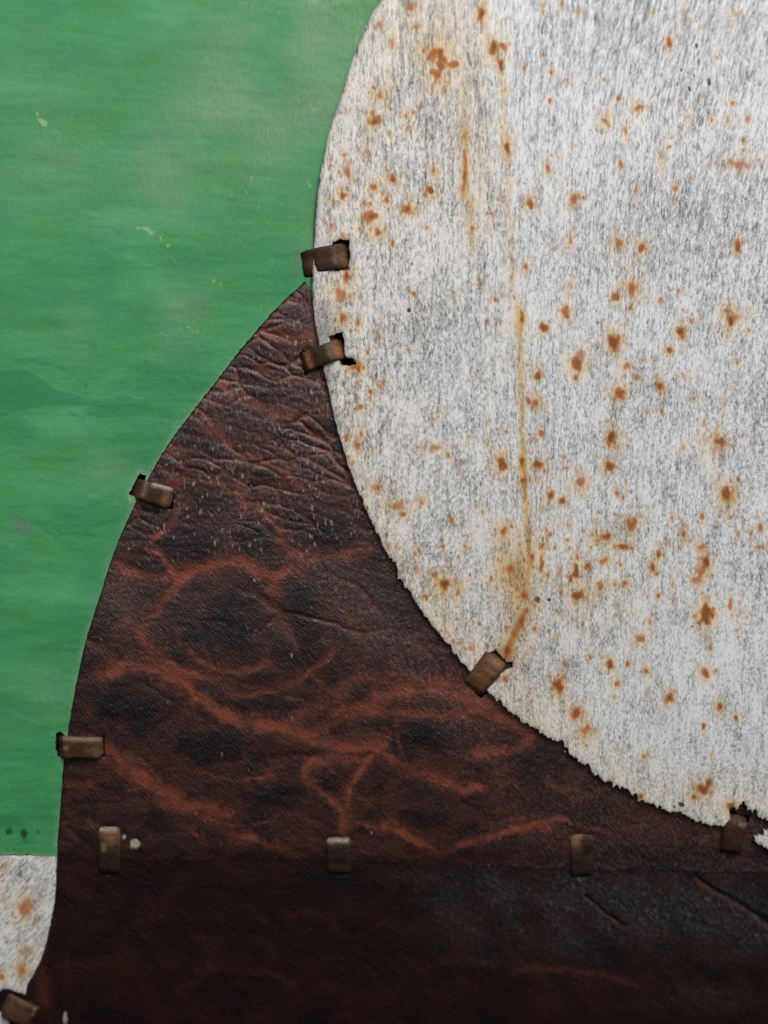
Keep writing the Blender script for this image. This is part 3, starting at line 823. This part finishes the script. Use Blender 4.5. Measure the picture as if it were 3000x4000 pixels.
GSCUFF = [(P1((160, 490), (170, 515), (205, 545)), 8, 1.2), (P1((605, 985), (640, 995), (680, 1015), (730, 1055)), 11, 1.2), (P1((660, 1010), (720, 1030)), 9, 1.), (P1((1480, 235), (1485, 262)), 10, .95),
          (P1((1495, 240), (1510, 268)), 8, .85), (P1((1355, 470), (1405, 500)), 16, .75), (P1((1545, 150), (1540, 190)), 10, .95), (P1((1330, 770), (1332, 800)), 7, .9),
          (P1((1060, 810), (1062, 830)), 7, .8), (P1((990, 840), (995, 870)), 12, .65), (P3((780, 310), (830, 315), (880, 350)), 10, .85), (P3((690, 335), (725, 345)), 8, .7), (P3((920, 110), (960, 128)), 10, .8),
          (P3((1130, 200), (1132, 230)), 7, .9), (P3((840, 190), (845, 210)), 8, .6), (P3((980, 350), (984, 370)), 6, .7), (P3((720, 30), (820, 20)), 12, .5), (P3((1170, 20), (1180, 40)), 9, .6), (P3((565, 1050), (572, 1070)), 8, 1.2),
          (P1((310, 480), (318, 510)), 8, .6), (P1((405, 485), (410, 510)), 7, .6), (P1((715, 140), (720, 175)), 7, .55), (P1((770, 130), (775, 160)), 7, .5), (P1((555, 530), (560, 560)), 6, .6),
          (P1((845, 560), (850, 600)), 6, .5), (P1((1055, 640), (1060, 670)), 6, .5), (P1((1180, 60), (1190, 100)), 18, .6), (P1((1040, 10), (1120, 30), (1200, 60)), 22, .55)]


def green_attrs(px, py, sd):
    u, v = px / 1500, py / 3300
    chalk_sheen = .75 * np.exp(-((px - 1330) / 330) ** 2 - ((py - 150) / 420) ** 2) + .5 * np.exp(-((px - 900) / 330) ** 2 - ((py - 450) / 280) ** 2)  # broad glossy sheen painted pale, with some scuffed patches
    chalk_sheen += .5 * np.exp(-((px - 640) / 110) ** 2 - ((py - 720) / 130) ** 2) + .5 * np.exp(-((px - 720) / 110) ** 2 - ((py - 1230) / 140) ** 2) + .35 * np.exp(-((px - 320) / 90) ** 2 - ((py - 1300) / 110) ** 2)
    chalk_sheen += .35 * np.exp(-((px - 200) / 260) ** 2 - ((py - 650) / 200) ** 2) + .4 * np.exp(-((px - 1230) / 60) ** 2 - ((py - 850) / 200) ** 2)
    chalk_sheen += .35 * np.exp(-((px - 400) / 160) ** 2 - ((py - 1830) / 70) ** 2) + .3 * np.exp(-((px - 200) / 120) ** 2 - ((py - 2700) / 110) ** 2)
    chalk_sheen += .30 * np.exp(-((px - 1000) / 420) ** 2 - ((py - 330) / 330) ** 2) + .25 * np.exp(-((px - 150) / 240) ** 2 - ((py - 330) / 160) ** 2)
    chalk_sheen = np.clip(chalk_sheen * (.75 + 1.6 * fbm(px / 210, py / 130, 41, 3)), 0, 1)
    scuff_glare = paint_lines(px, py, GSCUFF, 12, 14, 42) * np.clip(.8 + 2.2 * fbm(px / 14, py / 26, 38, 2), .1, 1.2)
    top = np.exp(-((px - 1250) / 330) ** 2 - ((py + 20) / 130) ** 2) * .7 + .6 * np.exp(-((px - 1430) / 80) ** 2 - ((py - 90) / 180) ** 2)  # glare at the upper right, painted into the scuff mask
    scuff_glare = np.maximum(scuff_glare, np.clip(top * (.85 + 1.8 * fbm(px / 90, py / 70, 43, 3)), 0, 1.) * .95)
    vg = np.clip(fbm(px / 10, py / 38, 44, 2) * 2.6 - .15, 0, 1)
    scuff_glare = np.maximum(scuff_glare, .85 * vg * np.clip(sstep(500, 1100, px) * (1 - sstep(900, 1500, py)) * (.6 + 2 * fbm(px / 160, py / 120, 45, 2)), 0, 1))
    crack = paint_lines(px, py, [(p, w_ * .8, s_) for p, w_, s_ in GCRACK], 16, 24, 46) * np.clip(.7 + 1.8 * fbm(px / 40, py / 40, 39, 2), 0, 1)
    lay = fbm(px / 330, py / 150, 47, 4)
    layer = sstep(.0, .03, lay) * .5 + sstep(.13, .15, lay) * .5
    layer = layer * sstep(700, 1400, py)
    # a darker coat hangs down in scallops across the middle
    coat = sstep(1440, 1452, py - 80 * fbm(px / 130, px * 0 + 3.3, 48, 2) - 120 * sstep(0, 500, px) + 90 * sstep(550, 650, px)) * (1 - sstep(1600, 1612, py - 60 * fbm(px / 110, px * 0 + 1.7, 49, 2) + .03 * px))
    layer = np.maximum(layer * .6, coat * .8)
    grey, _ = paint_spots(px, py, Q(0, 2000, [(95, 60, 40, 45, .75), (60, 40, 30, 25, .6), (405, 390, 14, 32, .7)]) + [(1165, 1015, 26, 60, .6), (130, 120, 40, 30, .35), (780, 1190, 60, 70, .3)], .5, 24, 50)
    mould, _ = paint_spots(px, py, [(32, 3252, 20, 20, 1.), (92, 3256, 20, 28, .95), (105, 3290, 40, 30, .6), (148, 3250, 12, 18, .6), (70, 3320, 70, 16, .5), (200, 3220, 8, 12, .4), (252, 2608, 4, 12, .7)], .6, 16, 51)
    edge = np.exp(-np.maximum(sd, 0) / 10) * sstep(1150, 1250, py) * np.clip(.45 + 1.4 * fbm(px / 70, py / 90, 37, 2) + .7 * np.exp(-((py - 1880) / 160) ** 2), 0, 1) * .95
    edge = np.maximum(edge, 0.7 * np.exp(-np.maximum(sd, 0) / 7) * (1 - sstep(900, 1150, py)) * sstep(1100, 1150, py))
    across = px + 14 * fbm(px / 120, py / 160, 52, 2)
    return {'chalk_sheen': chalk_sheen, 'scuff_glare': scuff_glare, 'crack': crack, 'layer': layer, 'grey': grey, 'mould': mould, 'edge': edge}, (across, py)


def green_relief(px, py, sd, a):
    h = 9 * fbm(px / 420, py / 110, 56, 4) + 1.3 * fbm(px / 10, py / 36, 44, 2) * (.3 + a['chalk_sheen']) + 1.6 * a['layer'] - .8 * a['crack'] + 2.2 * np.clip(a['scuff_glare'], 0, 1) * fbm(px / 10, py / 20, 57, 2)
    return h + 10 * fbm(px / 900, py / 700, 58, 2)


# ------------------------------------------------------------------ slots cut for the tabs
SLOT_WHITE = [[(1296, 955), (1330, 940), (1364, 944), (1368, 1000), (1362, 1058), (1310, 1062)],
              [(1284, 1318), (1335, 1300), (1346, 1330), (1346, 1395), (1380, 1404), (1392, 1424), (1370, 1432), (1340, 1428), (1322, 1405)],
              [(1905, 2550), (1935, 2534), (1975, 2580), (2002, 2582), (2000, 2606), (1975, 2612), (1960, 2622)]]
SLOT_GREEN = [[(544, 1846), (572, 1860), (560, 1895), (526, 1944), (504, 1930), (520, 1900)], [(220, 2862), (236, 2858), (262, 2880), (262, 2955), (226, 2958), (216, 2930)],
              [(1172, 990), (1200, 975), (1260, 990), (1260, 1080), (1190, 1086)]]
SLOT_BROWN = [[(640, 1905), (684, 1922), (672, 1990), (640, 1985)], [(380, 2876), (408, 2876), (410, 2958), (380, 2960)], [(1168, 1376), (1200, 1366), (1214, 1450), (1190, 1466)],
              [(1812, 2660), (1845, 2650), (1900, 2710), (1880, 2730)], [(390, 3230), (468, 3230), (466, 3262), (392, 3262)], [(1282, 3268), (1368, 3268), (1364, 3300), (1282, 3296)],
              [(2232, 3258), (2310, 3258), (2306, 3290), (2234, 3290)], [(2856, 3170), (2930, 3190), (2920, 3215), (2850, 3200)]]
SLOT_DARK = [[(394, 3390), (464, 3390), (464, 3416), (394, 3416)], [(1284, 3386), (1362, 3386), (1360, 3412), (1286, 3412)], [(2236, 3396), (2312, 3396), (2310, 3424), (2238, 3424)],
             [(2800, 3310), (2900, 3330), (2890, 3352), (2800, 3340)]]
SLOT_LEFT = [[(-6, 3892), (20, 3890), (24, 3950), (-4, 3952)]]

# ------------------------------------------------------------------ build: backing first, then the sheets
bx = np.linspace(-700, 3700, 45)
by = np.linspace(-700, 4700, 55)
BX, BY = np.meshgrid(bx, by)
co = surf(BX.ravel(), BY.ravel(), np.full(BX.size, -42.))
co2 = surf(BX.ravel(), BY.ravel(), np.full(BX.size, -82.))
ni, nj = BX.shape
I = np.arange(BX.size).reshape(ni, nj)
qf = np.stack([I[:-1, :-1], I[1:, :-1], I[1:, 1:], I[:-1, 1:]], -1).reshape(-1, 4)
nn = BX.size
qb = qf[:, ::-1] + nn
ring = np.concatenate([I[0, :], I[1:, -1], I[-1, -2::-1], I[-2:0:-1, 0]])
rs = np.stack([ring, np.roll(ring, -1), np.roll(ring, -1) + nn, ring + nn], -1)
tag(mesh_from('backing_plate', np.concatenate([co, co2]), np.concatenate([qf, qb, rs]), M_BACK), kind='structure')

g = build_sheet('green_sheet', green_poly, M_GREEN, 0, 12, green_attrs, green_relief,
                jitter=lambda X, Y: 2.5 * fbm(X / 16, Y / 16, 81, 2) + 16 * fbm(X / 26, Y / 40, 82, 3) * sstep(3290, 3320, Y), holes=SLOT_GREEN)
tag(g, 'green painted sheet with chalky scuffs and painted sheen, left of the white and brown sheets', 'metal sheet')
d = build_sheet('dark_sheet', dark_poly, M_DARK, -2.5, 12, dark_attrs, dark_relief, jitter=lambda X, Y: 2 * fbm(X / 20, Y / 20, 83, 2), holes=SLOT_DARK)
tag(d, 'blackish brown leathery sheet along the bottom, below the row of upright tabs', 'leathery sheet')
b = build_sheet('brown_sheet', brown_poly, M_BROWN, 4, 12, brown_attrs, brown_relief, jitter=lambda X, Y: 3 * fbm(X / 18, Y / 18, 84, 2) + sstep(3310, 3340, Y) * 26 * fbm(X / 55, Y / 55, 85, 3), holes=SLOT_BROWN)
tag(b, 'dark brown leathery sheet with red-brown creases, between the green and large white sheets', 'leathery sheet')
w = build_sheet('white_sheet', white_poly, M_WHITE, 26, 16, white_attrs, white_relief, jitter=white_jit, holes=SLOT_WHITE, step=4.4)
tag(w, 'large rust-spotted white sheet with a long curved edge, on the right', 'metal sheet')
lw = build_sheet('white_sheet', left_white_poly, M_WHITE, 2, 14, left_white_attrs, lambda px, py, sd, a: 1.2 * fbm((px + py) / 24, (py - px) / 60, 91, 2) + 5 * fbm(px / 300, py / 300, 92, 2) - 3 * np.exp(-np.maximum(sd, 0) / 7),
                 jitter=left_white_jit, holes=SLOT_LEFT)
tag(lw, 'small piece of white sheet with ochre rust stains, under the green sheet at lower left', 'metal sheet')


# ------------------------------------------------------------------ bent tabs that pin the sheets together
def make_tab(cx, cy, ang, length, width, prof, label, tan, dark_patch, shine_wear, seed, taper=0., z0=0.):
    """prof: (t, height) along the strip; tan / soot: list of (t, v, rt, rv, strength); wear: (side, t0, t1, strength)"""
    nu, nv = 40, 18
    t = np.linspace(0, 1, nu)
    v = np.linspace(-1, 1, nv)
    Tt, V = np.meshgrid(t, v, indexing='ij')
    hp = np.interp(t, [p[0] for p in prof], [p[1] for p in prof])
    hp = np.convolve(np.pad(hp, 2, 'edge'), np.ones(5) / 5, 'valid')
    H = hp[:, None] - 8 * np.abs(V) ** 9 + 6 * fbm(Tt * 4 + seed, V * 1.5 + seed, 201, 3) + 5 * V * fbm(Tt * 0 + seed * 1.7, V * 0, 204, 1) + z0
    wob = 1 + .16 * (fbm(Tt * 3 + seed * 3, V * 0 + seed, 202, 2))
    half = width / 2 * (1 - taper * Tt)
    endr = 1 - .16 * (np.clip((.10 - Tt) / .10, 0, 1) ** 2 + np.clip((Tt - .90) / .10, 0, 1) ** 2)
    a, bb = (Tt - .5) * length + 5 * fbm(V * 2 + seed, Tt * 0 + seed, 203, 2), V * half * wob * endr
    ca, sa = math.cos(R(ang)), math.sin(R(ang))
    PX, PY = cx + a * ca - bb * sa, cy + a * sa + bb * ca
    top = surf(PX.ravel(), PY.ravel(), H.ravel())
    bot = surf(PX.ravel(), PY.ravel(), H.ravel() - 15)
    n = nu * nv
    I = np.arange(n).reshape(nu, nv)
    q = np.stack([I[:-1, :-1], I[:-1, 1:], I[1:, 1:], I[1:, :-1]], -1).reshape(-1, 4)
    ring = np.concatenate([I[:, 0], I[-1, 1:], I[-2::-1, -1], I[0, -2:0:-1]])
    m = len(ring)
    allco = np.concatenate([top, bot, top[ring], bot[ring]])
    r0 = 2 * n + np.arange(m)
    rimq = np.stack([np.roll(r0, -1), r0, r0 + m, np.roll(r0, -1) + m], -1)
    faces = np.concatenate([q[:, ::-1], q + n, rimq[:, ::-1]])
    tn = np.zeros((nu, nv))
    so = np.zeros((nu, nv))
    we = np.zeros((nu, nv))  # painted edge highlights and pale scratches
    for (tt, vv, rt, rv, s) in tan:
        tn = np.maximum(tn, s * np.exp(-((Tt - tt) / rt) ** 2 - ((V - vv) / rv) ** 2))
    for (tt, vv, rt, rv, s) in dark_patch:
        so = np.maximum(so, s * np.exp(-((Tt - tt) / rt) ** 2 - ((V - vv) / rv) ** 2))
    for (kind, p, q0, q1, s) in shine_wear:
        if kind == 'v':          # along one long edge
            we = np.maximum(we, s * np.exp(-((V - p) / .22) ** 2) * sstep(q0 - .06, q0, Tt) * (1 - sstep(q1, q1 + .06, Tt)))
        else:                    # across, at a bend
            we = np.maximum(we, s * np.exp(-((Tt - p) / .05) ** 2) * sstep(q0 - .1, q0, V) * (1 - sstep(q1, q1 + .1, V)))
    def ext(x): x = x.ravel(); return np.concatenate([x, x, x[ring], x[ring]])
    pc = np.stack([PX.ravel(), PY.ravel(), 0 * PX.ravel()], -1) / 1000
    pc = np.concatenate([pc, pc, pc[ring], pc[ring]])
    o = mesh_from('metal_tab', allco, faces, M_TAB, {'tan': ext(tn), 'dark_patch': ext(so), 'shine_wear': ext(we)}, {'sheet_co': pc})
    return tag(o, label, 'metal tab', 'brown metal tabs pinning the sheets together')


make_tab(1275, 1016, -10, 186, 96, [(0, -16), (.10, 6), (.20, 16), (.30, 34), (.62, 42), (.72, 40), (.92, 20), (1, -10)],
         'uppermost brown tab, bridging the green sheet and the white sheet', [(.15, .3, .12, .7, .45), (.86, .1, .1, .6, .5)], [(.5, .2, .16, 1, .55), (.97, 0, .05, 1, .6)], [('t', .68, -.6, .6, .22)], 1)
make_tab(1262, 1390, -21, 172, 78, [(0, -14), (.06, 18), (.26, 26), (.34, 40), (.60, 46), (.70, 40), (.93, 24), (1, -8)],
         'bent tab with orange rust ends, just below the uppermost tab', [(.14, .1, .12, .9, 1.), (.84, .1, .13, .9, .95)], [(.46, 0, .14, 1.2, .75)], [('t', .66, -.8, .9, .2)], 2)
make_tab(597, 1927, 16, 160, 80, [(0, -22), (.10, 2), (.22, 18), (.34, 30), (.84, 34), (.95, 22), (1, -4)],
         'brown tab with a highlight painted along the upper rim on the upper green and brown seam', [(.90, .2, .12, .7, .6), (.3, 0, .2, .8, .2)], [(.55, .2, .2, .8, .35)], [('v', -.86, .48, .92, .95), ('t', .30, -.9, .5, .45)], 3)
make_tab(1892, 2626, -54, 172, 92, [(0, -8), (.08, 14), (.24, 26), (.6, 46), (.76, 48), (.93, 32), (1, -6)],
         'tan coloured tab slanting over the lower edge of the large white sheet', [(.45, 0, .34, 1.1, 1.), (.15, 0, .2, 1.2, .75), (.84, .2, .14, .8, .8)], [(.98, 0, .05, 1, .6)], [('t', .62, -.2, .7, .3)], 4)
make_tab(314, 2918, 1, 176, 84, [(0, -18), (.06, 12), (.14, 24), (.9, 30), (.97, 20), (1, -4)],
         'brown tab with a pale rust dot on the lower green and brown seam', [(.20, .0, .07, .28, 1.), (.8, .2, .2, .6, .35)], [(.5, .3, .2, .6, .3)], [('v', -.85, .15, .95, .38)], 5)
make_tab(428, 3324, 90, 196, 84, [(0, -8), (.06, 10), (.2, 15), (.86, 11), (.96, 1), (1, -10)],
         'upright tab with tan top and pale scratches, leftmost in the row on the dark seam', [(.24, -.2, .16, .7, .85)], [(.78, 0, .42, 2, 1.), (.5, -.5, .2, .25, .8)], [('t', .06, -.7, .9, .62), ('v', .5, .34, .46, .40)], 6)
make_tab(1322, 3342, 90, 154, 94, [(0, -6), (.08, 10), (.2, 16), (.84, 11), (.96, 1), (1, -10)],
         'upright tab with a bright pale top edge, second from left on the dark seam', [(.85, -.2, .12, .6, .25)], [(.62, 0, .46, 2.5, 1.05)], [('t', .10, -.75, .9, .75)], 7)
make_tab(2272, 3342, 90, 178, 92, [(0, -6), (.08, 10), (.22, 15), (.86, 10), (.96, 1), (1, -10)],
         'dark upright tab with an orange upper corner, third along the dark seam', [(.18, .45, .14, .42, .8)], [(.35, -.5, .35, .7, 1.), (.75, 0, .42, 2.5, 1.05)], [('t', .05, .0, .5, .25)], 8)
make_tab(2862, 3262, 100, 160, 84, [(0, -6), (.10, 18), (.22, 26), (.88, 16), (.96, 2), (1, -16)],
         'brown tab in the notch at the ragged lower rim of the large white sheet', [(.55, 0, .25, .8, .3)], [(.75, 0, .5, 2.5, .9)], [('t', .18, -.9, -.3, .3)], 9)
make_tab(74, 3946, 24, 150, 92, [(0, -20), (.10, 12), (.22, 26), (.88, 24), (.96, 8), (1, -16)],
         'grey-brown tab in the bottom left corner beneath the small white sheet', [(.3, 0, .3, 1, .2)], [(.9, .3, .2, .8, .4)], [('t', .86, -.9, -.3, .35)], 10)
